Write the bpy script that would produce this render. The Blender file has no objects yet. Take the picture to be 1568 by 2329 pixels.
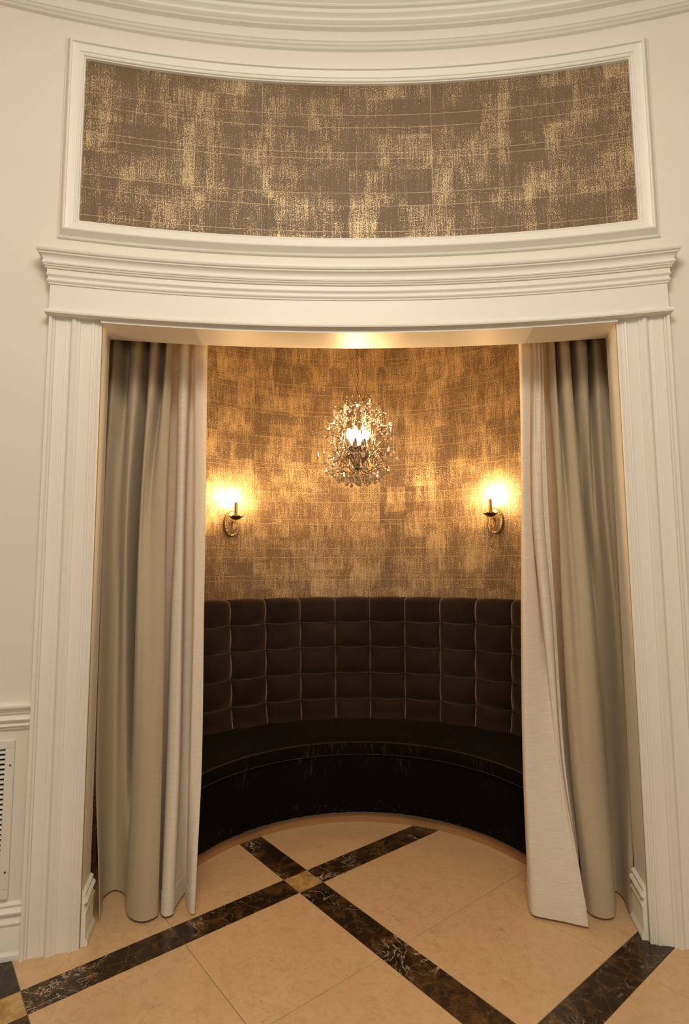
import bpy, bmesh, math, random
from mathutils import Vector, Matrix
random.seed(7)
PI = math.pi
S = bpy.context.scene
COL = S.collection

# ------------------------------------------------------------------ camera, world, lights, exposure
cam_d = bpy.data.cameras.new('camera'); cam = bpy.data.objects.new('camera', cam_d); COL.objects.link(cam)
cam_d.sensor_fit = 'HORIZONTAL'; cam_d.sensor_width = 36.0; cam_d.lens = 36.0 * 1263.76 / 1568.0
cam_d.clip_start = 0.05
CAM_H = 1.653
cam.matrix_world = (Matrix.Translation((0, 0, CAM_H)) @ Matrix.Rotation(math.radians(90 + 5.5235), 4, 'X')
                    @ Matrix.Rotation(math.radians(-0.338), 4, 'Z'))
S.camera = cam
S.view_settings.view_transform = 'Standard'; S.view_settings.look = 'None'
S.view_settings.exposure = 0.0; S.view_settings.gamma = 1.0
S.view_settings.use_curve_mapping = False
S.cycles.sample_clamp_indirect = 4.0

w = bpy.data.worlds.new('world'); S.world = w; w.use_nodes = True
w.node_tree.nodes['Background'].inputs[0].default_value = (1.0, 0.86, 0.68, 1)
w.node_tree.nodes['Background'].inputs[1].default_value = 0.065

def lamp(name, loc, power, col, radius):
    d = bpy.data.lights.new(name, 'POINT'); d.energy = power; d.color = col; d.shadow_soft_size = radius
    o = bpy.data.objects.new(name, d); o.location = loc; COL.objects.link(o); return o
def area(name, loc, rot, sx, sy, power, col):
    d = bpy.data.lights.new(name, 'AREA'); d.shape = 'RECTANGLE'; d.size = sx; d.size_y = sy; d.energy = power; d.color = col
    o = bpy.data.objects.new(name, d); o.location = loc; o.rotation_euler = rot; COL.objects.link(o); return o
lamp('added_wall_light', (0.05, 0.5, 3.98), 76, (1.0, 0.955, 0.84), 0.42)  # added lamp to brighten the wall centre, no such fixture known
lamp('hall_chandelier_light', (-1.25, -0.9, 3.75), 18, (1.0, 0.82, 0.60), 0.10)
area('hall_dome_light', (0.0, -0.7, 4.9), (0, 0, 0), 1.4, 1.4, 90, (1.0, 0.82, 0.62))
area('added_low_fill', (0.5, -3.4, 1.8), (math.radians(90), 0, 0), 2.6, 1.9, 54, (1.0, 0.86, 0.71))  # added low frontal fill behind the camera, no window known there

# ------------------------------------------------------------------ measured plan of the place (metres)
RX, RY, RR = 0.13, -3.575, 6.31          # rotunda axis and wall radius
AX, AY, AR = 0.08, 2.735, 1.72           # alcove axis and wall radius
ZSOF = 2.818
def ang(x, t=0.0): return math.asin((x - RX) / (RR - t))
def rp(a, t, z): return (RX + (RR - t) * math.sin(a), RY + (RR - t) * math.cos(a), z)
def ap(deg, r, z):
    a = math.radians(deg); return (AX + r * math.sin(a), AY + r * math.cos(a), z)

# ------------------------------------------------------------------ materials
class NT:
    def __init__(s, name):
        s.m = bpy.data.materials.new(name); s.m.use_nodes = True
        s.t = s.m.node_tree; s.b = s.t.nodes['Principled BSDF']; s.out = s.t.nodes['Material Output']
    def n(s, typ, **kw):
        nd = s.t.nodes.new(typ)
        for k, v in kw.items():
            if k == 'ins':
                for i, val in v.items():
                    if hasattr(val, 'is_output') or isinstance(val, bpy.types.NodeSocket): s.t.links.new(val, nd.inputs[i])
                    else: nd.inputs[i].default_value = val
            else: setattr(nd, k, v)
        return nd
    def math(s, op, a, b=0.0, c=0.0, clamp=False):
        nd = s.n('ShaderNodeMath', operation=op, ins={0: a, 1: b, 2: c}); nd.use_clamp = clamp; return nd.outputs[0]
    def ramp(s, fac, stops, mode='LINEAR'):
        nd = s.n('ShaderNodeValToRGB'); cr = nd.color_ramp; cr.interpolation = mode
        while len(cr.elements) < len(stops): cr.elements.new(0.5)
        for e, (p, c) in zip(cr.elements, stops):
            e.position = p; e.color = c if len(c) == 4 else (*c, 1)
        s.t.links.new(fac, nd.inputs[0]); return nd.outputs[0]
    def mix(s, fac, a, b, mode='MIX'):
        nd = s.n('ShaderNodeMix', data_type='RGBA', blend_type=mode)
        for i, v in ((0, fac), (6, a), (7, b)):
            if isinstance(v, bpy.types.NodeSocket): s.t.links.new(v, nd.inputs[i])
            else: nd.inputs[i].default_value = v if not isinstance(v, tuple) or len(v) == 4 else (*v, 1)
        return nd.outputs[2]
    def noise(s, vec, scale, detail=2.0, rough=0.5, dist=0.0):
        nd = s.n('ShaderNodeTexNoise', ins={'Scale': scale, 'Detail': detail, 'Roughness': rough, 'Distortion': dist})
        if vec is not None: s.t.links.new(vec, nd.inputs['Vector'])
        return nd.outputs[0]
    def mapping(s, vec, scale=(1, 1, 1), loc=(0, 0, 0), rot=(0, 0, 0)):
        nd = s.n('ShaderNodeMapping', ins={'Scale': scale, 'Location': loc, 'Rotation': rot}); s.t.links.new(vec, nd.inputs[0]); return nd.outputs[0]
    def coord(s, which='Object'): return s.n('ShaderNodeTexCoord').outputs[which]
    def set(s, **kw):
        for k, v in kw.items():
            k = k.replace('_', ' ')
            i = s.b.inputs[k]
            if isinstance(v, bpy.types.NodeSocket): s.t.links.new(v, i)
            else: i.default_value = v if not isinstance(v, tuple) or len(v) == 4 else (*v, 1)
        return s
    def bump(s, h, strength, dist=0.01):
        nd = s.n('ShaderNodeBump', ins={'Strength': strength, 'Distance': dist, 'Height': h})
        s.t.links.new(nd.outputs[0], s.b.inputs['Normal'])

M = {}
def mat_paint(name, col, rough, bump=0.12):
    m = NT(name); c = m.coord()
    n1 = m.noise(c, 1.6, 3); n2 = m.noise(c, 260, 2)
    cc = m.mix(m.ramp(n1, [(0.3, (0, 0, 0)), (0.75, (1, 1, 1))]), tuple(x * 0.97 for x in col), col)
    m.set(Base_Color=cc, Roughness=rough)
    m.bump(m.noise(m.mapping(c, (60, 60, 9)), 3, 3), bump, 0.002)
    M[name] = m.m
mat_paint('trim_paint', (0.83, 0.795, 0.725), 0.44, 0.10)
mat_paint('wall_paint', (0.79, 0.738, 0.655), 0.55, 0.06)
mat_paint('jamb_paint', (0.80, 0.78, 0.69), 0.42, 0.10)
mat_paint('ceiling_paint', (0.82, 0.77, 0.68), 0.6, 0.05)
mat_paint('vent_enamel', (0.74, 0.72, 0.66), 0.38, 0.02)

def mat_wallpaper(name, thr0, depth):
    m = NT(name); uv = m.coord('UV')
    sep = m.n('ShaderNodeSeparateXYZ', ins={0: uv}); u, v = sep.outputs[0], sep.outputs[1]
    def cell(su, sv, off):                       # rectangular woven blocks
        cu = m.math('FLOOR', m.math('ADD', m.math('MULTIPLY', u, su), m.math('MULTIPLY', m.noise(uv, 9, 2), 0.35)))
        cv = m.math('FLOOR', m.math('ADD', m.math('MULTIPLY', v, sv), off))
        cmb = m.n('ShaderNodeCombineXYZ', ins={0: cu, 1: cv, 2: off})
        return m.n('ShaderNodeTexWhiteNoise', noise_dimensions='3D', ins={0: cmb.outputs[0]}).outputs[0]
    b1, b2, b3 = cell(6.5, 5.0, 0.3), cell(17, 2.6, 1.7), cell(3.1, 13.0, 4.1)
    soft = m.noise(m.mapping(uv, (1.0, 1.1, 1)), 4.6, 4, 0.62)
    soft2 = m.noise(m.mapping(uv, (3.2, 0.8, 1)), 5.5, 3, 0.6)
    patch = m.math('ADD', m.math('ADD', m.math('MULTIPLY', soft, 0.72), m.math('MULTIPLY', soft2, 0.42)),
                   m.math('ADD', m.math('MULTIPLY', b3, 0.13), m.math('ADD', m.math('MULTIPLY', b1, 0.22), m.math('MULTIPLY', b2, 0.17))))
    cover = m.n('ShaderNodeMapRange', ins={0: patch, 1: 0.62, 2: 1.15, 3: 0.0, 4: 1.0}).outputs[0]
    flick = m.noise(m.mapping(uv, (1.0, 0.55, 1)), 250, 1.0, 0.5)
    strk = m.noise(m.mapping(uv, (1.0, 0.03, 1)), 240, 1.5, 0.6)
    f = m.math('ADD', m.math('MULTIPLY', flick, 0.78), m.math('MULTIPLY', strk, 0.44))
    thr = m.math('SUBTRACT', thr0, m.math('MULTIPLY', cover, depth))
    fl = m.n('ShaderNodeMapRange', ins={0: m.math('SUBTRACT', f, thr), 1: -0.03, 2: 0.05, 3: 0.0, 4: 1.0}).outputs[0]
    # woven cross lines, printed: four per repeat of 0.44 m
    vm = m.math('FLOORED_MODULO', m.math('ADD', v, m.math('MULTIPLY', m.noise(uv, 2.0, 1), 0.004)), 0.44)
    line = None
    for off in (0.0225, 0.094, 0.286, 0.321):
        d = m.n('ShaderNodeMapRange', ins={0: m.math('ABSOLUTE', m.math('SUBTRACT', vm, off)), 1: 0.0008, 2: 0.0020, 3: 1.0, 4: 0.0}).outputs[0]
        line = d if line is None else m.math('MAXIMUM', line, d)
    um = m.math('FLOORED_MODULO', u, 0.131)
    vl = m.math('MULTIPLY', m.math('LESS_THAN', m.math('ABSOLUTE', m.math('SUBTRACT', um, 0.05)), 0.0010), m.math('MULTIPLY', m.math('GREATER_THAN', cell(7.63, 3.3, 2.2), 0.62), 0.7))
    mask = m.math('MAXIMUM', fl, m.math('MULTIPLY', m.math('MAXIMUM', line, vl), 0.72), clamp=True)
    thread = m.noise(m.mapping(uv, (1, 0.012, 1)), 330, 1)
    ground = m.mix(thread, (0.098, 0.059, 0.029), (0.205, 0.130, 0.068))
    gold = m.mix(m.noise(uv, 30, 2), (0.46, 0.335, 0.18), (0.66, 0.50, 0.29))
    m.set(Base_Color=m.mix(mask, ground, gold), Roughness=m.math('SUBTRACT', 0.58, m.math('MULTIPLY', mask, 0.14)),
          Metallic=m.math('MULTIPLY', mask, 0.35))
    m.bump(m.math('ADD', mask, m.math('MULTIPLY', thread, 0.3)), 0.25, 0.0015)
    M[name] = m.m
mat_wallpaper('wallpaper', 0.728, 0.20)
mat_wallpaper('wallpaper_panel', 0.792, 0.255)

def mat_velvet():
    m = NT('velvet'); c = m.coord()
    n = m.noise(c, 2.2, 4, 0.6); pile = m.noise(m.mapping(c, (1, 1, 0.35)), 160, 3, 0.7)
    col = m.mix(m.ramp(n, [(0.35, (0, 0, 0)), (0.7, (1, 1, 1))]), (0.015, 0.0090, 0.0062), (0.028, 0.0168, 0.0112))
    m.set(Base_Color=col, Roughness=0.85, Sheen_Weight=1.0, Sheen_Roughness=0.38, Sheen_Tint=(1.0, 0.72, 0.52), Specular_IOR_Level=0.1)
    m.bump(pile, 0.35, 0.003); M['velvet'] = m.m
    m = NT('seat_velvet'); c = m.coord()
    n = m.noise(c, 3.0, 4, 0.6)
    # crushed, rubbed pile down the front, its highlights painted as pale streaks; worn and dusty specks low down
    crush = m.noise(m.mapping(c, (1, 1, 0.06)), 42, 3, 0.7)
    sp = m.ramp(m.noise(c, 55, 5, 0.75), [(0.60, (0, 0, 0)), (0.68, (1, 1, 1))])
    z = m.n('ShaderNodeSeparateXYZ', ins={0: c}).outputs[2]
    low = m.n('ShaderNodeMapRange', interpolation_type='SMOOTHSTEP', ins={0: z, 1: 0.06, 2: 0.22, 3: 1.0, 4: 0.0}).outputs[0]
    col = m.mix(n, (0.0030, 0.0018, 0.0013), (0.0060, 0.0036, 0.0025))
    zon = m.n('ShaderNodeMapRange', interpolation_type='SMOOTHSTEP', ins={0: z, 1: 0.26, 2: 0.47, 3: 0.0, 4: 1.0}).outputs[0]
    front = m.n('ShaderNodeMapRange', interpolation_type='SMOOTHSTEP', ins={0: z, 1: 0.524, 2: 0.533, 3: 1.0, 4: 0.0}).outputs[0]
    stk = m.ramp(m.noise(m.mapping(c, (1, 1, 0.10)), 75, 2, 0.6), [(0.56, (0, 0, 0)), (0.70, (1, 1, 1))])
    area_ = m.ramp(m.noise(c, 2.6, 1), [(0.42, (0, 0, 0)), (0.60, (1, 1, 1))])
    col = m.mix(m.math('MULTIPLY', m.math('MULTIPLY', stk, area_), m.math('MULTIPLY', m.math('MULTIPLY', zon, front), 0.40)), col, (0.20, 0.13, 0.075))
    col = m.mix(m.math('MULTIPLY', m.math('MULTIPLY', sp, low), 0.6), col, (0.20, 0.15, 0.11))
    fray = m.math('MULTIPLY', m.math('LESS_THAN', z, m.math('ADD', 0.064, m.math('MULTIPLY', m.noise(c, 28, 4, 0.7), 0.014))), 0.5)
    col = m.mix(fray, col, (0.30, 0.25, 0.20))
    m.set(Base_Color=col, Roughness=0.8, Sheen_Weight=0.14, Sheen_Roughness=0.25, Sheen_Tint=(0.5, 0.34, 0.24), Specular_IOR_Level=0.10)
    m.bump(m.math('ADD', crush, m.math('MULTIPLY', m.noise(c, 150, 2), 0.4)), 0.55, 0.006); M['seat_velvet'] = m.m
mat_velvet()
m = NT('sheen_velvet'); m.set(Base_Color=m.mix(m.noise(m.coord(), 9, 3), (0.035, 0.022, 0.015), (0.14, 0.095, 0.066)), Roughness=0.8, Sheen_Weight=0.8, Sheen_Roughness=0.3, Sheen_Tint=(0.9, 0.66, 0.5)); M['sheen_velvet'] = m.m  # lighter velvet colour standing in for sheen in the creases

def mat_wood():
    m = NT('plinth_wood'); c = m.coord()
    n = m.noise(m.mapping(c, (2, 2, 30)), 3, 4, 0.6)
    m.set(Base_Color=m.mix(n, (0.33, 0.165, 0.065), (0.50, 0.275, 0.12)), Roughness=0.45); m.bump(n, 0.1, 0.002); M['plinth_wood'] = m.m
mat_wood()

def mat_stone():
    def base(name):
        m = NT(name); c = m.coord()
        r = m.n('ShaderNodeObjectInfo').outputs['Random']
        off = m.n('ShaderNodeCombineXYZ', ins={0: m.math('MULTIPLY', r, 37.0), 1: m.math('MULTIPLY', r, 91.0), 2: m.math('MULTIPLY', r, 13.0)})
        v = m.n('ShaderNodeVectorMath', operation='ADD', ins={0: c, 1: off.outputs[0]}).outputs[0]
        return m, v, r
    m, v, r = base('cream_marble')
    cloud = m.noise(v, 5.0, 6, 0.62, 0.6); fine = m.noise(v, 22, 6, 0.7, 1.0)
    col = m.mix(cloud, (0.55, 0.365, 0.195), (0.69, 0.475, 0.275))
    col = m.mix(m.ramp(fine, [(0.36, (0.6, 0.6, 0.6)), (0.54, (0, 0, 0))]), col, (0.48, 0.31, 0.16))
    vein = m.math('ABSOLUTE', m.math('SUBTRACT', m.noise(v, 3.4, 7, 0.6, 1.6), 0.5))
    col = m.mix(m.math('MULTIPLY', m.ramp(vein, [(0.0, (0.6, 0.6, 0.6)), (0.010, (0, 0, 0))]), m.ramp(m.noise(v, 5.0, 2), [(0.52, (0, 0, 0)), (0.66, (1, 1, 1))])), col, (0.25, 0.14, 0.065))
    vein2 = m.math('ABSOLUTE', m.math('SUBTRACT', m.noise(v, 6.0, 5, 0.6, 0.8), 0.52))
    col = m.mix(m.ramp(vein2, [(0.0, (0.16, 0.16, 0.16)), (0.02, (0, 0, 0))]), col, (0.70, 0.57, 0.40))
    col = m.mix(m.math('MULTIPLY', r, 0.22), col, (0.48, 0.32, 0.18))
    m.set(Base_Color=col, Roughness=0.30, Specular_IOR_Level=0.4); M['cream_marble'] = m.m
    m, v, r = base('dark_marble')
    cl = m.noise(v, 9.0, 7, 0.68, 0.9)
    col = m.ramp(cl, [(0.28, (0.010, 0.006, 0.004)), (0.48, (0.030, 0.016, 0.008)), (0.60, (0.085, 0.042, 0.016)), (0.74, (0.20, 0.11, 0.045))])
    vo = m.n('ShaderNodeTexVoronoi', feature='DISTANCE_TO_EDGE', ins={'Scale': 13.0})
    dv = m.n('ShaderNodeVectorMath', operation='ADD', ins={0: v, 1: m.n('ShaderNodeVectorMath', operation='SCALE', ins={0: m.n('ShaderNodeTexNoise', ins={'Vector': v, 'Scale': 10.0, 'Detail': 4.0}).outputs[1], 3: 0.09}).outputs[0]})
    m.t.links.new(dv.outputs[0], vo.inputs['Vector'])
    ve = m.ramp(vo.outputs[0], [(0.0, (0.75, 0.75, 0.75)), (0.035, (0, 0, 0))])
    col = m.mix(m.math('MULTIPLY', ve, m.ramp(m.noise(v, 4.0, 3), [(0.42, (0, 0, 0)), (0.62, (0.7, 0.7, 0.7))])), col, (0.22, 0.13, 0.06))
    wv = m.math('ABSOLUTE', m.math('SUBTRACT', m.noise(v, 4.2, 6, 0.62, 2.2), 0.5))
    wm = m.math('MULTIPLY', m.ramp(wv, [(0.0, (1, 1, 1)), (0.013, (0, 0, 0))]), m.ramp(m.noise(v, 3.0, 2), [(0.50, (0, 0, 0)), (0.60, (1, 1, 1))]))
    col = m.mix(wm, col, (0.62, 0.53, 0.42))
    m.set(Base_Color=col, Roughness=0.20, Specular_IOR_Level=0.4); M['dark_marble'] = m.m
    m, v, r = base('golden_marble')
    cloud = m.noise(v, 16.0, 6, 0.65, 0.8)
    col = m.ramp(cloud, [(0.3, (0.24, 0.13, 0.04)), (0.5, (0.44, 0.27, 0.10)), (0.7, (0.60, 0.42, 0.2))])
    m.set(Base_Color=col, Roughness=0.28); M['golden_marble'] = m.m
    m = NT('grout'); m.set(Base_Color=m.mix(m.noise(m.coord(), 60, 3), (0.14, 0.11, 0.08), (0.24, 0.19, 0.14)), Roughness=0.9); M['grout'] = m.m
mat_stone()

def mat_cloth(name, c1, c2, slub, trans, sheen):
    m = NT(name); uv = m.coord('UV')
    th = m.noise(m.mapping(uv, (6, 160, 1)), 1.6, 4, 0.65)
    wv = m.noise(m.mapping(uv, (420, 420, 1)), 1.4, 2, 0.6)
    f = m.math('ADD', m.math('MULTIPLY', th, slub), m.math('MULTIPLY', wv, 1 - slub))
    col = m.mix(m.ramp(f, [(0.32, (0, 0, 0)), (0.66, (1, 1, 1))]), c1, c2)
    m.set(Base_Color=col, Roughness=0.85, Sheen_Weight=sheen, Sheen_Roughness=0.5, Specular_IOR_Level=0.15)
    m.bump(f, 0.35, 0.0015)
    if trans:
        tr = m.n('ShaderNodeBsdfTranslucent'); m.t.links.new(col, tr.inputs[0])
        mx = m.n('ShaderNodeMixShader', ins={0: trans, 1: m.b.outputs[0], 2: tr.outputs[0]})
        m.t.links.new(mx.outputs[0], m.out.inputs[0])
    M[name] = m.m
mat_cloth('drape_cloth', (0.41, 0.335, 0.23), (0.52, 0.43, 0.305), 0.35, 0.0, 0.12)
mat_cloth('linen_cloth', (0.79, 0.705, 0.585), (0.94, 0.87, 0.765), 0.75, 0.24, 0.1)

def mat_simple(name, col, rough, metal=0.0, **kw):
    m = NT(name); n = m.noise(m.coord(), 40, 3)
    m.set(Base_Color=m.mix(n, tuple(x * 0.85 for x in col), col), Roughness=rough, Metallic=metal, **kw); M[name] = m.m
mat_simple('antique_gold', (0.78, 0.58, 0.30), 0.32, 0.85)
mat_simple('aged_brass', (0.42, 0.29, 0.13), 0.35, 0.9)
mat_simple('dark_bronze', (0.16, 0.11, 0.07), 0.35, 0.9)
mat_simple('chrome', (0.62, 0.56, 0.50), 0.18, 1.0)
mat_simple('wire_bronze', (0.17, 0.125, 0.085), 0.28, 1.0)
mat_simple('candle_gold', (0.55, 0.33, 0.12), 0.35, 0.6)
mat_simple('dark_metal', (0.03, 0.026, 0.022), 0.5, 0.2)
mat_simple('screw_steel', (0.16, 0.13, 0.10), 0.4, 0.8)
mat_simple('plate_plastic', (0.75, 0.71, 0.63), 0.4)
mat_simple('duct_black', (0.012, 0.010, 0.009), 0.9)
def mat_crystal():
    m = NT('crystal')
    m.t.nodes.remove(m.b)
    n = m.noise(m.coord(), 60, 1)
    tint = m.mix(n, (0.93, 0.88, 0.80), (1.0, 0.97, 0.92))
    tr = m.n('ShaderNodeBsdfTransparent'); m.t.links.new(tint, tr.inputs[0])
    rf = m.n('ShaderNodeBsdfRefraction', ins={'Roughness': 0.02, 'IOR': 1.55}); m.t.links.new(tint, rf.inputs[0])
    gl = m.n('ShaderNodeBsdfGlossy', ins={'Roughness': 0.16}); gl.inputs[0].default_value = (1, 0.97, 0.92, 1)
    fr = m.n('ShaderNodeFresnel', ins={'IOR': 1.9})
    tl = m.n('ShaderNodeBsdfTranslucent'); tl.inputs[0].default_value = (1, 0.96, 0.9, 1)
    df = m.n('ShaderNodeBsdfDiffuse'); df.inputs[0].default_value = (0.95, 0.9, 0.82, 1)
    c0 = m.n('ShaderNodeMixShader', ins={0: 0.5, 1: tl.outputs[0], 2: df.outputs[0]})
    a = m.n('ShaderNodeMixShader', ins={0: 0.35, 1: tr.outputs[0], 2: rf.outputs[0]})
    a2 = m.n('ShaderNodeMixShader', ins={0: 0.13, 1: a.outputs[0], 2: c0.outputs[0]})
    b = m.n('ShaderNodeMixShader', ins={0: m.math('ADD', fr.outputs[0], 0.16, clamp=True), 1: a2.outputs[0], 2: gl.outputs[0]})
    m.t.links.new(b.outputs[0], m.out.inputs[0]); M['crystal'] = m.m
mat_crystal()
def mat_bulb(name, strength):
    m = NT(name); m.set(Base_Color=(1, 0.9, 0.75), Roughness=0.3, Emission_Color=(1.0, 0.60, 0.265), Emission_Strength=strength); M[name] = m.m
mat_bulb('chandelier_bulb_glow', 460.0)
mat_bulb('sconce_bulb_glow', 640.0)

# ------------------------------------------------------------------ mesh helpers
class MB:
    def __init__(s): s.v = []; s.f = []; s.uv = {}
    def add(s, vs, fs):
        o = len(s.v); s.v += [tuple(p) for p in vs]; s.f += [tuple(i + o for i in f) for f in fs]; return o
    def grid(s, rows, closed_u=False, flip=False):
        nr, nc = len(rows), len(rows[0]); fs = []
        for i in range(nr - 1):
            for j in range(nc if closed_u else nc - 1):
                k = (j + 1) % nc
                q = (i * nc + j, i * nc + k, (i + 1) * nc + k, (i + 1) * nc + j)
                fs.append(q[::-1] if flip else q)
        return s.add([p for r in rows for p in r], fs)
    def cap(s, pts): s.add(pts, [tuple(range(len(pts)))])
    def box(s, lo, hi, bev=0.0):
        x0, y0, z0 = lo; x1, y1, z1 = hi
        s.add([(x0, y0, z0), (x1, y0, z0), (x1, y1, z0), (x0, y1, z0), (x0, y0, z1), (x1, y0, z1), (x1, y1, z1), (x0, y1, z1)],
              [(0, 3, 2, 1), (4, 5, 6, 7), (0, 1, 5, 4), (1, 2, 6, 5), (2, 3, 7, 6), (3, 0, 4, 7)])
    def tube(s, pts, r, n=6, caps=True, taper=None):
        pts = [Vector(p) for p in pts]; rows = []; up = Vector((0, 0, 1)); prev = None
        for i, p in enumerate(pts):
            d = (pts[min(i + 1, len(pts) - 1)] - pts[max(i - 1, 0)])
            if d.length < 1e-9: d = Vector((0, 0, 1))
            d.normalize()
            a = prev if prev is not None else (up if abs(d.z) < 0.9 else Vector((1, 0, 0)))
            a = (a - d * a.dot(d))
            if a.length < 1e-6: a = d.orthogonal()
            a.normalize(); prev = a; b = d.cross(a)
            rr = r if taper is None else r * taper(i / max(1, len(pts) - 1))
            rows.append([tuple(p + (a * math.cos(2 * PI * k / n) + b * math.sin(2 * PI * k / n)) * rr) for k in range(n)])
        s.grid(rows, True)
        if caps: s.cap(rows[0][::-1]); s.cap(rows[-1])
    def lathe(s, prof, n=16, c=(0, 0, 0), sx=1.0):
        rows = [[(c[0] + r * sx * math.cos(2 * PI * k / n), c[1] + r * math.sin(2 * PI * k / n), c[2] + z) for k in range(n)] for r, z in prof]
        s.grid(rows, True)
    def gem(s, c, r, h=None, n=6):               # faceted double cone bead
        h = h or r
        prof = [(0.0005, -h), (r * 0.75, -h * 0.5), (r, 0.0), (r * 0.75, h * 0.5), (0.0005, h)]
        s.lathe(prof, n, c)
    def drop(s, c, r, L, n=7):                   # faceted teardrop, hangs from c
        prof = [(0.0006, 0), (r * 0.25, -L * 0.15), (r * 0.55, -L * 0.45), (r, -L * 0.72), (r * 0.72, -L * 0.92), (0.0006, -L)]
        s.lathe(prof, n, c)
    def build(s, name, mat, parent=None, smooth=False, uv=None, weld=False):
        me = bpy.data.meshes.new(name); me.from_pydata(s.v, [], s.f)
        if uv:
            l = me.uv_layers.new(name='UVMap')
            for lp in me.loops: l.data[lp.index].uv = uv[lp.vertex_index]
        me.validate(); me.update()
        if weld:
            bm = bmesh.new(); bm.from_mesh(me); bmesh.ops.remove_doubles(bm, verts=bm.verts, dist=1e-5)
            bmesh.ops.recalc_face_normals(bm, faces=bm.faces); bm.to_mesh(me); bm.free()
        if smooth:
            for p in me.polygons: p.use_smooth = True
            if smooth != 'all': me.set_sharp_from_angle(angle=math.radians(smooth if isinstance(smooth, (int, float)) and smooth > 1 else 40))
        me.materials.append(M[mat] if isinstance(mat, str) else mat)
        o = bpy.data.objects.new(name, me); COL.objects.link(o)
        if parent is not None: o.parent = parent
        return o

def tag(o, label=None, cat=None, group=None, kind=None):
    if label: o['label'] = label
    if cat: o['category'] = cat
    if group: o['group'] = group
    if kind: o['kind'] = kind
    return o
def empty(name, loc=(0, 0, 0), rz=0.0):
    o = bpy.data.objects.new(name, None); o.location = loc; o.rotation_euler = (0, 0, rz); o.empty_display_size = 0.1
    COL.objects.link(o); return o
def copy(o, parent, loc=None, rz=None):
    c = o.copy(); COL.objects.link(c); c.parent = parent
    if loc is not None: c.location = loc
    if rz is not None: c.rotation_euler = (0, 0, rz)
    return c
def lin(a, b, n): return [a + (b - a) * i / (n - 1) for i in range(n)]

# ------------------------------------------------------------------ rotunda wall, ceiling, alcove shell
A_IN_L, A_IN_R = ang(-1.17), ang(1.33)
m = MB()
def wall_patch(a0, a1, z0, z1, n): m.grid([[rp(a, 0, z) for a in lin(a0, a1, n)] for z in (z0, z1)])
wall_patch(-1.25, A_IN_L, 0, 4.95, 24); wall_patch(A_IN_R, 1.25, 0, 4.95, 24); wall_patch(A_IN_L, A_IN_R, 2.84, 4.95, 28)
wall_front = m.build('wall_front', 'wall_paint', smooth='all')
tag(wall_front, 'cream painted curved rotunda wall around the alcove opening', 'wall', kind='structure')
m = MB(); m.add([rp(a, 0, 4.95) for a in lin(-1.25, 1.25, 60)] + [(RX, RY + 1.5, 4.95)], [tuple(range(61))])
tag(m.build('ceiling', 'ceiling_paint'), 'cream rotunda ceiling above the crown moulding', 'ceiling', kind='structure')

m = MB()                                             # wall over the opening, seen from inside the alcove
m.grid([[rp(a, -0.16, z) for a in lin(ang(-1.62), ang(1.78), 30)] for z in (ZSOF, 3.5)], flip=True)
for sgn, xa, xb in ((-1, -1.235, -1.66), (1, 1.395, 1.82)):   # back of the front wall on both sides
    m.grid([[(x, RY + (RR + 0.19) * math.cos(math.asin((x - RX) / (RR + 0.19))), z) for x in lin(xa, xb, 6)] for z in (0, 3.5)], flip=sgn < 0)
tag(m.build('wall_inner', 'wall_paint', smooth=40), 'inner face of the front wall behind the curtains', 'wall', kind='structure')

m = MB(); m.grid([[ap(d, AR + 0.006, z) for d in lin(-96, 96, 97)] for z in (0, 3.5)])
wall_back = m.build('wall_back', 'wall_paint', smooth='all')
tag(wall_back, 'half round alcove wall covered in brown and gold wallpaper', 'wall', kind='structure')
m = MB(); m.add([ap(d, AR + 0.006, 3.5) for d in lin(-88, 88, 60)] , [tuple(range(60))])
tag(m.build('ceiling_alcove', 'ceiling_paint'), 'flat ceiling of the alcove hidden behind the lintel', 'ceiling', kind='structure')

def paper(parent, fn, s0, s1, z0, z1, n, off, mat='wallpaper'):       # one strip of wallpaper, uv in metres
    m = MB(); ss = lin(s0, s1, n)
    m.grid([[fn(s, z) for s in ss] for z in (z0, z1)])
    L = {}
    uv = [(s + off[0], z + off[1]) for z in (z0, z1) for s in ss]
    return m.build('wallpaper_strip', mat, parent, smooth='all', uv=uv)
seams = [-95, -60.7, -27, 6.7, 40.4, 74.1, 95]
for i, (d0, d1) in enumerate(zip(seams, seams[1:])):
    g = 0.0006
    paper(wall_back, lambda s, z: ap(math.degrees(s / AR), AR, z), math.radians(d0) * AR + g, math.radians(d1) * AR - g, 0, 3.49, 26, (3.7 * i, 0.06))
fs = [-1.293, -0.42, 0.47, 1.455]
for i, (x0, x1) in enumerate(zip(fs, fs[1:])):
    paper(wall_front, lambda s, z: rp(s / RR, 0.004, z), ang(x0) * RR + (0 if i == 0 else .0007), ang(x1) * RR - (0 if i == 2 else .0007), 3.33, 4.215, 14, (40 + 5.3 * i, 0.022), 'wallpaper_panel')
# papered returns beside the jambs, with a white cover plate on the left one
for nm, xx, label in (('wall_return_left', -1.292, 'dark papered return wall behind the left drape'), ('wall_return_right', 1.452, 'dark papered return wall behind the right drape')):
    m = MB(); s = -1 if xx < 0 else 1
    pts = [(xx - s * 0.066, 2.775), (xx, 2.79), (xx, 3.02), (xx + s * 0.04, 3.02)]
    m.grid([[(p[0], p[1], z) for p in pts] for z in (0, 3.5)])
    uv = [(80 + i * 0.1, z) for z in (0, 3.5) for i in range(4)]
    tag(m.build(nm, 'wallpaper', uv=uv), label, 'wall', kind='structure')

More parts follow.
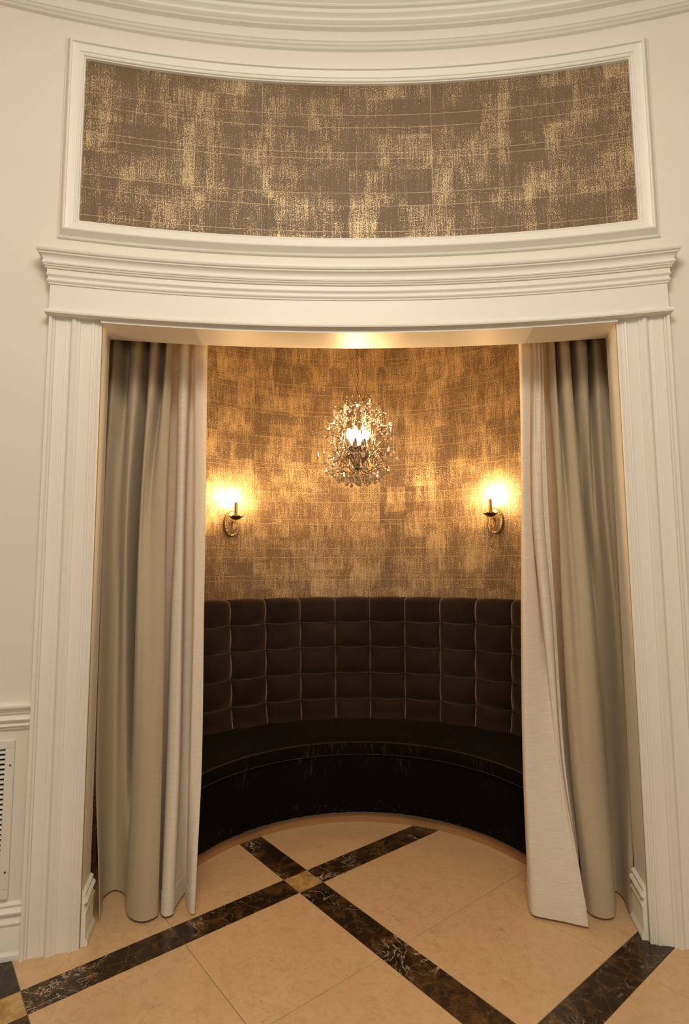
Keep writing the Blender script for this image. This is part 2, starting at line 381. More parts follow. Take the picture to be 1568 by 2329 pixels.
# ------------------------------------------------------------------ floor: marble squares, dark bands, golden inserts
YAW = math.radians(51.195); TS, TW = 0.6096, 0.1498; FX, FY = -0.1229, 3.0923
cu, su = math.cos(YAW), math.sin(YAW)
def fl(u, v): return (FX + u * cu + v * su, FY - u * su + v * cu)
m = MB(); m.box((-3.4, -0.6, -0.05), (3.6, 4.7, -0.0022))
floor = m.build('floor', 'grout'); tag(floor, 'marble floor of cream squares crossed by dark diagonal bands', 'floor', kind='structure')
def slab(w, d):
    m = MB(); g, b = 0.0011, 0.0012
    x0, y0, x1, y1 = g, g, w - g, d - g
    m.add([(x0, y0, -0.02), (x1, y0, -0.02), (x1, y1, -0.02), (x0, y1, -0.02), (x0, y0, -b), (x1, y0, -b), (x1, y1, -b), (x0, y1, -b),
           (x0 + b, y0 + b, 0), (x1 - b, y0 + b, 0), (x1 - b, y1 - b, 0), (x0 + b, y1 - b, 0)],
          [(0, 1, 5, 4), (1, 2, 6, 5), (2, 3, 7, 6), (3, 0, 4, 7), (4, 5, 9, 8), (5, 6, 10, 9), (6, 7, 11, 10), (7, 4, 8, 11), (8, 9, 10, 11)])
    return m
protos = {}
def tile(name, mat, u, v, w, d):
    x, y = fl(u, v); cx, cy = fl(u + w / 2, v + d / 2)
    if not (-3.0 < cx < 3.2 and 0.3 < cy < 4.5): return
    if (cx - AX) ** 2 + (cy - AY) ** 2 > 1.75 ** 2 and cy > 3.3: return
    key = (name, round(w, 3), round(d, 3))
    if key not in protos:
        o = slab(w, d).build(name, mat, floor); protos[key] = o
    else:
        o = copy(protos[key], floor)
    o.location = (x, y, 0.0); o.rotation_euler = (0, 0, -YAW)
PER = 2 * TS + TW
for i in range(-4, 5):
    for j in range(-4, 5):
        u0, v0 = i * PER, j * PER
        for a in (0, 1):
            for b in (0, 1): tile('floor_tile', 'cream_marble', u0 + a * TS, v0 + b * TS, TS, TS)
            tile('band_tile', 'dark_marble', u0 - TW, v0 + a * TS, TW, TS)
            tile('band_tile', 'dark_marble', u0 + a * TS, v0 - TW, TS, TW)
        tile('insert_tile', 'golden_marble', u0 - TW, v0 - TW, TW, TW)

# ------------------------------------------------------------------ swept mouldings on the rotunda wall
def sweep(prof, aL, aR, n=56, ends=False):
    """profile [(t, z)] swept along the wall; ends: mitred returns to the wall at both ends"""
    m = MB()
    rows = []
    for t, z in prof:
        k = t / RR if ends else 0.0
        rows.append([rp(a, t, z) for a in lin(aL - k, aR + k, n)])
    m.grid(rows)
    if ends:
        for sg, a in ((-1, aL), (1, aR)):
            m.grid([[rp(a + sg * t / RR, t, z), rp(a + sg * t / RR, -0.01, z)] for t, z in prof], flip=sg > 0)
    return m
ntrim = [0]
def trim(label, cat='moulding'):
    ntrim[0] += 1
    return tag(empty('trim_%d' % ntrim[0]), label, cat, kind='structure')

# entablature over the opening
EL, ER = ang(-1.381, 0.05) + 0.05 / RR, ang(1.541, 0.05) - 0.05 / RR
t1 = trim('cream lintel board and stepped cornice capping the alcove opening', 'lintel')
sweep([(0.0, 2.833), (0.050, 2.833), (0.060, 2.834), (0.066, 2.838), (0.068, 2.845), (0.066, 2.852), (0.060, 2.857), (0.052, 2.862), (0.050, 2.868)], EL, ER, 70, True).build('lip', 'trim_paint', t1, smooth=30)
sweep([(0.050, 2.862), (0.050, 2.984)], EL, ER, 70, True).build('fascia_board', 'trim_paint', t1, smooth=30)
sweep([(0.050, 2.980), (0.055, 2.982), (0.056, 2.988), (0.0575, 2.990), (0.061, 2.993), (0.063, 2.998), (0.061, 3.003), (0.058, 3.006), (0.0575, 3.012), (0.060, 3.018), (0.065, 3.023), (0.066, 3.0275), (0.060, 3.028), (0.060, 3.031)], EL, ER, 70, True).build('bed_moulding', 'trim_paint', t1, smooth=25)
sweep([(0.062, 3.029), (0.062, 3.055)], EL, ER, 70, True).build('frieze_strip', 'trim_paint', t1, smooth=25)
sweep([(0.062, 3.052), (0.068, 3.053), (0.070, 3.058), (0.0705, 3.060), (0.075, 3.062), (0.0765, 3.067), (0.077, 3.068), (0.0805, 3.070), (0.0825, 3.076), (0.080, 3.081), (0.078, 3.085),
       (0.078, 3.092), (0.081, 3.100), (0.086, 3.107), (0.092, 3.111), (0.094, 3.112), (0.095, 3.118), (0.096, 3.1185), (0.101, 3.121), (0.105, 3.127), (0.106, 3.133), (0.106, 3.141), (0.104, 3.143), (0.0, 3.146)], EL, ER, 70, True).build('cornice', 'trim_paint', t1, smooth=25)

# soffit and front fillet of the opening
t2 = trim('cream painted soffit under the lintel glowing from the alcove lamps', 'soffit')
m = MB()
sa, sb = ang(-1.21), ang(1.365)
m.grid([[rp(a, t, z) for a in lin(ang(xa, t), ang(xb, t), 60)] for t, z, xa, xb in ((0.042, 2.836, -1.162, 1.325), (0.042, ZSOF, -1.162, 1.325), (0.012, ZSOF, -1.166, 1.330), (-0.16, ZSOF, -1.21, 1.368), (-0.16, 2.86, -1.21, 1.368))])
m.build('soffit_panel', 'trim_paint', t2, smooth=30)

# casings (wide moulded boards either side)
CAS = [(0, -0.02), (0, .018), (.003, .0225), (.007, .0225), (.009, .018), (.0105, .018), (.013, .0225), (.016, .0225), (.018, .019), (.0195, .019), (.022, .023), (.026, .024), (.028, .0205), (.030, .0205), (.033, .026), (.040, .028), (.043, .0265), (.044, .022),
       (.092, .023), (.0935, .028), (.097, .031), (.103, .031), (.106, .027), (.108, .029), (.113, .036), (.120, .040), (.127, .039), (.133, .033), (.139, .0275), (.147, .0265), (.149, .030), (.155, .031), (.157, .027),
       (.202, .028), (.204, .024), (.206, .031), (.211, .036), (.214, .032), (.216, .040), (.221, .045), (.2285, .045), (.2285, -.01)]
def casing(label, x_in, sg):
    t = trim(label, 'casing')
    a0 = ang(x_in, 0.03)
    m = MB(); m.grid([[rp(a0 + sg * w_ / RR, th, z) for w_, th in CAS] for z in (0.0, 1.4, 2.836)], flip=sg < 0)
    m.build('casing_board', 'trim_paint', t, smooth=25)
    return t
casing('cream moulded door casing left of the grey drape', -1.163, -1)
casing('cream moulded door casing right of the grey drape', 1.326, 1)

# jambs with their baseboards
BASE = [(0.0, 0.0), (0.026, 0.0), (0.028, 0.010), (0.026, 0.022), (0.018, 0.032), (0.0165, 0.036), (0.0165, 0.130), (0.015, 0.134), (0.0195, 0.138), (0.021, 0.146), (0.017, 0.153), (0.010, 0.163), (0.008, 0.172), (0.013, 0.175), (0.022, 0.182), (0.024, 0.189), (0.019, 0.197), (0.010, 0.203), (0.008, 0.208), (0.013, 0.212), (0.014, 0.218), (0.008, 0.224), (0.0, 0.228)]
def jamb(label, p0, p1, sg):
    t = trim(label, 'jamb')
    m = MB()
    m.grid([[(p0[0], p0[1], z), (p1[0], p1[1], z), (p1[0] + sg * 0.09, p1[1] + 0.004, z)] for z in (0, 2.84)], flip=sg > 0)
    m.build('jamb_panel', 'jamb_paint', t)
    d = Vector((p1[0] - p0[0], p1[1] - p0[1], 0)).normalized(); nrm = Vector((-sg * abs(d.y), sg * d.x if sg > 0 else -d.x * -1, 0))
    nrm = Vector((d.y, -d.x, 0)); nrm = nrm if nrm.x * sg < 0 else -nrm
    m = MB(); q0 = Vector((p0[0], p0[1], 0)) + d * 0.012; q1 = Vector((p1[0], p1[1], 0)) + d * 0.004
    ends = [[tuple(q + nrm * th + Vector((0, 0, z))) for th, z in BASE] for q in (q0, q1)]
    m.grid(ends, flip=sg < 0); m.cap(ends[0] if sg > 0 else ends[0][::-1]); m.cap(ends[1] if sg < 0 else ends[1][::-1])
    m.build('jamb_baseboard', 'trim_paint' if False else 'jamb_paint', t, smooth=30)
jamb('grey cream jamb with moulded base inside the left casing', (-1.1645, 2.590), (-1.200, 2.752), -1)
jamb('grey cream jamb with moulded base inside the right casing', (1.3275, 2.609), (1.358, 2.772), 1)

# wallpaper panel frame, string moulding, crown
FR = [(d_, t_ * 1.22) for d_, t_ in [(0, 0), (.0015, .010), (.010, .014), (.022, .030), (.028, .038), (.033, .040), (.037, .038), (.039, .031), (.050, .0275), (.064, .027), (.072, .0255), (.0735, .021), (.079, .022), (.084, .0235), (.089, .021), (.091, .016), (.095, .014), (.0965, .003)]]
t5 = trim('cream picture moulding framing the wallpaper panel over the lintel', 'frame')
x0, x1, z0, z1 = -1.383, 1.549, 3.240, 4.294
sl, sr = ang(x0), ang(x1)
def fr_pt(a, t, z): return rp(a, t, z)
for nm in ('bottom_rail', 'top_rail'):
    m = MB()
    rows = []
    for d, t in FR:
        z = z0 + d if nm == 'bottom_rail' else z1 - d
        rows.append([rp(a, t, z) for a in lin(sl + d / RR, sr - d / RR, 60)])
    m.grid(rows, flip=nm != 'bottom_rail'); m.build(nm, 'trim_paint', t5, smooth=28)
for sg in (-1, 1):
    m = MB(); rows = []
    for d, t in FR:
        a = sl + d / RR if sg < 0 else sr - d / RR
        rows.append([rp(a, t, z0 + d), rp(a, t, z1 - d)])
    m.grid(rows, flip=sg < 0); m.build('stile', 'trim_paint', t5, smooth=28)
t6 = trim('slim cream string moulding running below the crown', 'moulding')
sweep([(t_ * 1.7, z_) for t_, z_ in [(0.0, 4.400), (.010, 4.4005), (.013, 4.404), (.010, 4.409), (.009, 4.412), (.016, 4.415), (.020, 4.421), (.017, 4.427), (.011, 4.431), (.010, 4.434), (.016, 4.437), (.013, 4.444), (.004, 4.448), (0, 4.449)]], -1.2, 1.2, 120).build('string_course', 'trim_paint', t6, smooth=25)
t7 = trim('wide stepped cream crown moulding at the top of the rotunda wall', 'moulding')
sweep([(t_ * 1.35, z_) for t_, z_ in [(0, 4.520), (.018, 4.521), (.022, 4.526), (.019, 4.529), (.025, 4.531), (.034, 4.538), (.034, 4.545), (.028, 4.551), (.028, 4.556), (.034, 4.563), (.044, 4.568), (.046, 4.571), (.038, 4.572)]], -1.2, 1.2, 120).build('lower_bed', 'trim_paint', t7, smooth=25)
sweep([(.052, 4.571), (.052, 4.600)], -1.2, 1.2, 120).build('flat_band', 'trim_paint', t7, smooth=25)
sweep([(.050, 4.598), (.066, 4.599), (.072, 4.604), (.071, 4.609), (.080, 4.612), (.088, 4.618), (.082, 4.626), (.072, 4.634), (.070, 4.648), (.078, 4.672), (.09, 4.70), (.12, 4.725), (.128, 4.727), (.13, 4.745), (.16, 4.77), (.22, 4.80), (.27, 4.84), (.29, 4.88), (.29, 4.95)], -1.2, 1.2, 120).build('crown', 'trim_paint', t7, smooth=25)

# chair rail and baseboard on the wall either side of the casings
RAIL = [(0, .945), (.008, .9455), (.010, .950), (.008, .954), (.014, .957), (.020, .962), (.018, .968), (.010, .972), (.009, .976), (.020, .981), (.026, .989), (.022, .997), (.014, 1.003), (.013, 1.010), (.019, 1.014), (.021, 1.018), (.012, 1.0195), (.012, 1.027), (.026, 1.034), (.034, 1.043), (.034, 1.052), (.026, 1.058), (0, 1.060)]
OL, OR = ang(-1.380, .03), ang(1.543, .03)
for nm, lab, a0, a1 in (('left', 'left', -1.2, OL), ('right', 'right', OR, 1.2)):
    tt = trim('cream moulded chair rail on the wall beside the %s casing' % lab, 'chair rail')
    sweep(RAIL, a0, a1, 50).build('rail', 'trim_paint', tt, smooth=28)
    b = sweep(BASE, a0, a1, 50).build('baseboard_' + nm, 'trim_paint', smooth=28)
    tag(b, 'cream moulded baseboard on the wall beside the %s casing' % lab, 'baseboard', kind='structure')

# ------------------------------------------------------------------ curved velvet banquette
bq = empty('banquette', (AX, AY, 0)); tag(bq, 'half round dark brown velvet banquette with square tufted back', 'banquette')
def arc(prof, d0, d1, n, closed=True, cap=True):
    m = MB()
    def pt(d, r, z): a = math.radians(d); return (r * math.sin(a), r * math.cos(a), z)
    rows = [[pt(d, r, z) for r, z in prof] for d in lin(d0, d1, n)]
    m.grid(rows, closed)
    if cap: m.cap(rows[0]); m.cap(rows[-1][::-1])
    return m
DEND = 69
arc([(1.045, 0.0), (1.043, 0.058), (1.040, 0.064), (1.10, 0.064), (1.10, 0.0)], -DEND, DEND, 74).build('plinth', 'plinth_wood', bq, smooth=30, weld=True)
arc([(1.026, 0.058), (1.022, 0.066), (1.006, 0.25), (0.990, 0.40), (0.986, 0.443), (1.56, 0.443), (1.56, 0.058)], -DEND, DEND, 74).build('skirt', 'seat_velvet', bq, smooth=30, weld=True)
CUSH = [(0.978, 0.444), (0.970, 0.452), (0.966, 0.475), (0.966, 0.500), (0.970, 0.520), (0.984, 0.532), (1.02, 0.537), (1.15, 0.540), (1.35, 0.535), (1.50, 0.527), (1.615, 0.52), (1.615, 0.444)]
for d0, d1 in ((-DEND, -24.1), (-24.1, 29.4), (29.4, DEND)):
    n = max(8, int((d1 - d0) * 1.0))
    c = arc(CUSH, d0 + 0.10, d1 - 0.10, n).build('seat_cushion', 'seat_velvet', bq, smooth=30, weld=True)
    for r_, z_ in ((0.9695, 0.5235), (0.974, 0.447)):
        mm = MB(); mm.tube([(r_ * math.sin(math.radians(d)), r_ * math.cos(math.radians(d)), z_) for d in lin(d0 + .1, d1 - .1, n)], 0.0034, 6)
        mm.build('piping', 'velvet', c, smooth='all')
back = arc([(1.655, 0.44), (1.69, 1.385), (1.715, 1.385), (1.715, 0.44)], -DEND, DEND, 60).build('backrest', 'velvet', bq, smooth=30, weld=True)
ZB = [0.50, 0.662, 0.849, 1.041, 1.228, 1.413]
D0, DS = 3.9, 9.55
def rb(z): return 1.578 + (z - 0.53) * 0.072
rng = random.Random(3)
def sagz(k, u): return -0.011 * math.sin(PI * u) if 0 < k < 5 else 0.0        # seams droop between the tacks
def bowa(k, v): return 0.32 * math.sin(PI * v) * (1 if k < 0 else -1) * min(1, abs(k) / 3)
for ci in range(-8, 7):
    c0, c1 = D0 + ci * DS, D0 + (ci + 1) * DS
    c0, c1 = max(c0, -DEND), min(c1, DEND)
    for ri in range(5):
        za, zb_ = ZB[ri], ZB[ri + 1]; top = ri == 4; bot = ri == 0
        m = MB(); N = 18; rows = []
        amp = 0.050 * rng.uniform(0.9, 1.12); skew = rng.uniform(-0.12, 0.12)
        us = [0.5 - 0.5 * math.cos(PI * q) for q in lin(0, 1, N)]; vs = us if not top else [0.5 - 0.5 * math.cos(PI * 0.72 * q) for q in lin(0, 1, N)]; vs = [q / vs[-1] for q in vs]
        for v in vs:
            row = []
            for u in us:
                pu = max(0.0, math.sin(PI * u)) ** 0.46
                pv = max(0.0, math.sin(PI * v)) ** 0.46
                if (top and v > 0.5) or (bot and v < 0.5): pv = 1.0
                z = za + sagz(ri, u) + (zb_ + sagz(ri + 1, u) - za - sagz(ri, u)) * v
                if top: z += 0.011 * math.sin(PI * u) ** 0.6 * v - 0.005 * v
                b = amp * pu * pv * (1 + skew * (u - 0.5))
                a = math.radians(c0 + bowa(ci, v) + (c1 + bowa(ci + 1, v) - c0 - bowa(ci, v)) * u)
                r = rb(z) - b
                if bot and v < 0.55: r -= 0.050 * ((0.55 - v) / 0.55) ** 2
                if top and v > 0.8:
                    k = (v - 0.8) / 0.2
                    r += 0.035 * k * k; z -= 0.003 * k * k
                row.append((r * math.sin(a), r * math.cos(a), z))
            rows.append(row)
        if top:
            for rr_, zz in ((1.66, 1.412), (1.70, 1.405), (1.715, 1.395)):
                rows.append([(rr_ * math.sin(math.radians(c0 + (c1 - c0) * u)), rr_ * math.cos(math.radians(c0 + (c1 - c0) * u)), zz + 0.006 * math.sin(PI * u) - 0.004) for u in us])
        m.grid(rows)
        m.build('tufted_panel', 'velvet', back, smooth='all')
# thin tubes added along the creases, velvet sheen put in as lighter colour
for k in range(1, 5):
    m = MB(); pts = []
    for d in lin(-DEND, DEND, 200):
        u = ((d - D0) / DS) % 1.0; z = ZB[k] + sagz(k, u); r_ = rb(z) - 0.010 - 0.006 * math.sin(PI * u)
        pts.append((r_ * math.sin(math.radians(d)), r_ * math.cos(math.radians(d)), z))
    m.tube(pts, 0.0021, 5); m.build('seam', 'sheen_velvet', back, smooth='all')
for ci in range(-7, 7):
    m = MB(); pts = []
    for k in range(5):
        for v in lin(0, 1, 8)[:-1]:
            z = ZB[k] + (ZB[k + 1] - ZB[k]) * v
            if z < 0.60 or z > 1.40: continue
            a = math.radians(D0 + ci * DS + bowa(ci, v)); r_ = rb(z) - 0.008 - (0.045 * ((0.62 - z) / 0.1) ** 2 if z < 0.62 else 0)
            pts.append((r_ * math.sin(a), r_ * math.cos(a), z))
    m.tube(pts, 0.0018, 5); m.build('seam', 'sheen_velvet', back, smooth='all')

# ------------------------------------------------------------------ curtains
CZ = [2.80, 1.98, 1.41, .66, .012]
CUR = {
'gl': [
    [(-1.274, 2.93), (-1.244, 2.905), (-1.221, 2.93), (-1.199, 2.97), (-1.147, 2.91), (-1.104, 2.91), (-1.094, 2.99), (-1.05, 2.92), (-1.017, 2.92), (-1.009, 2.99), (-0.964, 2.92), (-0.944, 2.94), (-0.951, 3.0)],
    [(-1.261, 2.88), (-1.243, 2.87), (-1.227, 2.93), (-1.194, 2.93), (-1.15, 2.89), (-1.127, 2.89), (-1.124, 3.0), (-1.06, 2.87), (-1.041, 2.88), (-1.02, 2.9), (-0.984, 2.88), (-0.938, 2.88), (-0.941, 2.97)],
    [(-1.25, 2.86), (-1.232, 2.85), (-1.226, 2.93), (-1.197, 2.95), (-1.151, 2.91), (-1.13, 2.92), (-1.131, 3.0), (-1.058, 2.85), (-1.018, 2.83), (-0.981, 2.84), (-0.944, 2.84), (-0.919, 2.86), (-0.932, 2.95)],
    [(-1.222, 2.82), (-1.213, 2.82), (-1.222, 2.92), (-1.201, 2.96), (-1.158, 2.95), (-1.131, 2.95), (-1.114, 2.98), (-1.059, 2.86), (-1.01, 2.81), (-0.964, 2.8), (-0.931, 2.81), (-0.909, 2.84), (-0.925, 2.93)],
    [(-1.179, 2.76), (-1.18, 2.79), (-1.216, 2.93), (-1.198, 2.97), (-1.161, 2.97), (-1.119, 2.95), (-1.084, 2.9), (-1.055, 2.83), (-1.015, 2.78), (-0.964, 2.755), (-0.923, 2.765), (-0.897, 2.8), (-0.916, 2.9)]],
'cl': [
    [(-0.941, 2.97), (-0.942, 3.02), (-0.912, 2.97), (-0.879, 2.94), (-0.856, 2.96), (-0.861, 3.02), (-0.843, 3.02), (-0.82, 2.96), (-0.783, 2.94), (-0.752, 2.96)],
    [(-0.935, 2.96), (-0.94, 3.03), (-0.904, 2.95), (-0.872, 2.92), (-0.854, 2.94), (-0.881, 3.05), (-0.837, 3.05), (-0.805, 2.95), (-0.77, 2.93), (-0.744, 2.95)],
    [(-0.932, 2.95), (-0.948, 3.03), (-0.907, 2.93), (-0.869, 2.9), (-0.845, 2.92), (-0.878, 3.05), (-0.828, 3.05), (-0.791, 2.93), (-0.761, 2.92), (-0.736, 2.93)],
    [(-0.929, 2.95), (-0.938, 3.0), (-0.902, 2.9), (-0.859, 2.86), (-0.832, 2.88), (-0.863, 3.0), (-0.825, 3.02), (-0.785, 2.9), (-0.753, 2.89), (-0.725, 2.9)],
    [(-0.918, 2.92), (-0.912, 2.9), (-0.889, 2.83), (-0.857, 2.79), (-0.828, 2.81), (-0.833, 2.86), (-0.82, 2.97), (-0.789, 2.9), (-0.749, 2.82), (-0.723, 2.81)]],
'gr': [
    [(1.141, 3.03), (1.132, 2.96), (1.146, 2.92), (1.19, 2.99), (1.184, 2.92), (1.227, 2.92), (1.275, 2.99), (1.269, 2.91), (1.314, 2.91), (1.368, 2.98), (1.361, 2.92), (1.39, 2.91), (1.43, 2.93)],
    [(1.143, 2.99), (1.119, 2.89), (1.142, 2.89), (1.177, 2.92), (1.192, 2.89), (1.234, 2.88), (1.298, 2.97), (1.323, 3.0), (1.334, 2.96), (1.362, 2.96), (1.363, 2.9), (1.4, 2.91), (1.418, 2.88)],
    [(1.138, 2.98), (1.109, 2.87), (1.135, 2.85), (1.172, 2.87), (1.201, 2.85), (1.253, 2.86), (1.318, 2.95), (1.352, 3.0), (1.378, 2.99), (1.392, 2.96), (1.393, 2.91), (1.411, 2.9), (1.411, 2.86)],
    [(1.147, 2.96), (1.122, 2.88), (1.125, 2.82), (1.164, 2.81), (1.207, 2.81), (1.263, 2.84), (1.314, 2.92), (1.358, 3.0), (1.378, 2.99), (1.391, 2.96), (1.388, 2.9), (1.387, 2.85), (1.397, 2.83)],
    [(1.163, 2.92), (1.146, 2.85), (1.151, 2.79), (1.175, 2.765), (1.208, 2.755), (1.25, 2.77), (1.292, 2.84), (1.338, 2.94), (1.361, 2.95), (1.368, 2.92), (1.349, 2.84), (1.341, 2.8), (1.354, 2.785)]],
'cr': [
    [(0.97, 2.96), (0.981, 2.94), (1.022, 2.95), (1.04, 2.98), (1.054, 2.95), (1.068, 2.97), (1.078, 2.95), (1.09, 2.97), (1.095, 2.95), (1.112, 2.97), (1.13, 3.0)],
    [(0.949, 2.95), (0.954, 2.93), (0.998, 2.95), (1.013, 2.98), (0.998, 2.92), (1.016, 2.9), (1.049, 2.92), (1.07, 2.96), (1.09, 2.95), (1.11, 2.94), (1.13, 2.97)],
    [(0.917, 2.93), (0.928, 2.9), (1.0, 2.93), (1.033, 2.96), (1.016, 2.9), (1.032, 2.88), (1.064, 2.9), (1.086, 2.94), (1.096, 2.93), (1.109, 2.93), (1.126, 2.96)],
    [(0.889, 2.9), (0.901, 2.87), (0.978, 2.87), (1.04, 2.86), (1.051, 2.86), (1.059, 2.86), (1.064, 2.85), (1.09, 2.9), (1.101, 2.9), (1.118, 2.91), (1.133, 2.93)],
    [(0.88, 2.86), (0.876, 2.79), (0.933, 2.76), (1.005, 2.735), (1.048, 2.715), (1.074, 2.705), (1.098, 2.7), (1.107, 2.74), (1.108, 2.765), (1.106, 2.78), (1.104, 2.80)]],
}
for k, r in enumerate(CUR['gl']): r[-1] = (r[-1][0] + 0.004, r[-1][1] - 0.05)       # free edges overlap without touching
CUR['gl'][4][0] = (-1.160, 2.775); CUR['gl'][4][1] = (-1.168, 2.80)
for k, r in enumerate(CUR['cl']): r[0] = (r[0][0] - 0.075, r[0][1] + 0.10); r[1] = (r[1][0] + 0.002, r[1][1] + (0.05 if k == 4 else 0.015))
for k, r in enumerate(CUR['gr']): r[0] = (r[0][0] + 0.006, r[0][1] - 0.055)
for k, r in enumerate(CUR['cr'][:4]): r[-1] = (r[-1][0] + 0.085, r[-1][1] + 0.10); r[-2] = (r[-2][0] + 0.004, r[-2][1] + 0.04)
def catmull(p0, p1, p2, p3, t, k=0.5):
    m1 = [(c - a) * k for a, c in zip(p0, p2)]; m2 = [(d - b) * k for b, d in zip(p1, p3)]
    t2, t3 = t * t, t * t * t
    return [(2 * t3 - 3 * t2 + 1) * b + (t3 - 2 * t2 + t) * u + (-2 * t3 + 3 * t2) * c + (t3 - t2) * v for b, c, u, v in zip(p1, p2, m1, m2)]
def smooth_row(row, k=7):
    out = []
    n = len(row)
    for i in range(n - 1):
        p = [row[max(i - 1, 0)], row[i], row[i + 1], row[min(i + 2, n - 1)]]
        for j in range(k): out.append(catmull(*p, j / k))
    out.append(list(row[-1])); return out
def zinterp(levels, z):
    for i in range(len(CZ) - 1):
        if z >= CZ[i + 1] or i == len(CZ) - 2:
            t = (CZ[i] - z) / (CZ[i] - CZ[i + 1]); t = min(max(t, 0), 1); break
    g = lambda k: levels[min(max(k, 0), len(levels) - 1)]
    return [catmull(g(i - 1)[j], g(i)[j], g(i + 1)[j], g(i + 2)[j], t) for j in range(len(levels[0]))]
def curtain(key, label, mat, hem_h, thick, hem_x):
    # troughs run deeper than the rolls
    levels = [smooth_row([(x, y if y < 2.92 else 2.92 + (y - 2.92) * (1.7 if key[0] == 'g' else 1.25)) for x, y in r]) for r in CUR[key]]
    root = empty('curtain', (sum(p[0] for p in levels[-1]) / len(levels[-1]), sum(p[1] for p in levels[-1]) / len(levels[-1]), 0.0))
    tag(root, label, 'curtain')
    ox, oy = root.location.x, root.location.y
    def part(name, zs, th):
        m = MB(); rows = []; uv = []
        for z in zs:
            r = levels[0] if z >= CZ[0] else zinterp(levels, z)
            rows.append([(x - ox, y - oy, z) for x, y in r])
            s = 0.0
            for i, (x, y) in enumerate(r):
                if i: s += math.hypot(levels[2][i][0] - levels[2][i - 1][0], levels[2][i][1] - levels[2][i - 1][1])
                uv.append((s, z))
        m.grid(rows)
        o = m.build(name, mat, root, smooth='all', uv=uv)
        md = o.modifiers.new('thickness', 'SOLIDIFY'); md.thickness = th; md.offset = 0.0
        es = o.modifiers.new('crisp edge', 'EDGE_SPLIT'); es.split_angle = math.radians(55)
        return o
    part('panel', [3.42, 3.1] + lin(2.80, hem_h if hem_x == 0 else 0.012, 52), thick)
    part('hem', lin(hem_h, 0.013, 7), thick + hem_x)
    return root
curtain('gl', 'taupe grey drape hanging against the left jamb', 'drape_cloth', 0.09, 0.003, 0.0)
curtain('cl', 'narrow cream linen curtain gathered in two folds beside the left drape', 'linen_cloth', 0.10, 0.0016, 0.0034)
curtain('gr', 'taupe grey drape hanging against the right jamb', 'drape_cloth', 0.09, 0.003, 0.0)
curtain('cr', 'cream linen curtain flaring wide at the floor beside the right drape', 'linen_cloth', 0.115, 0.0016, 0.0034)

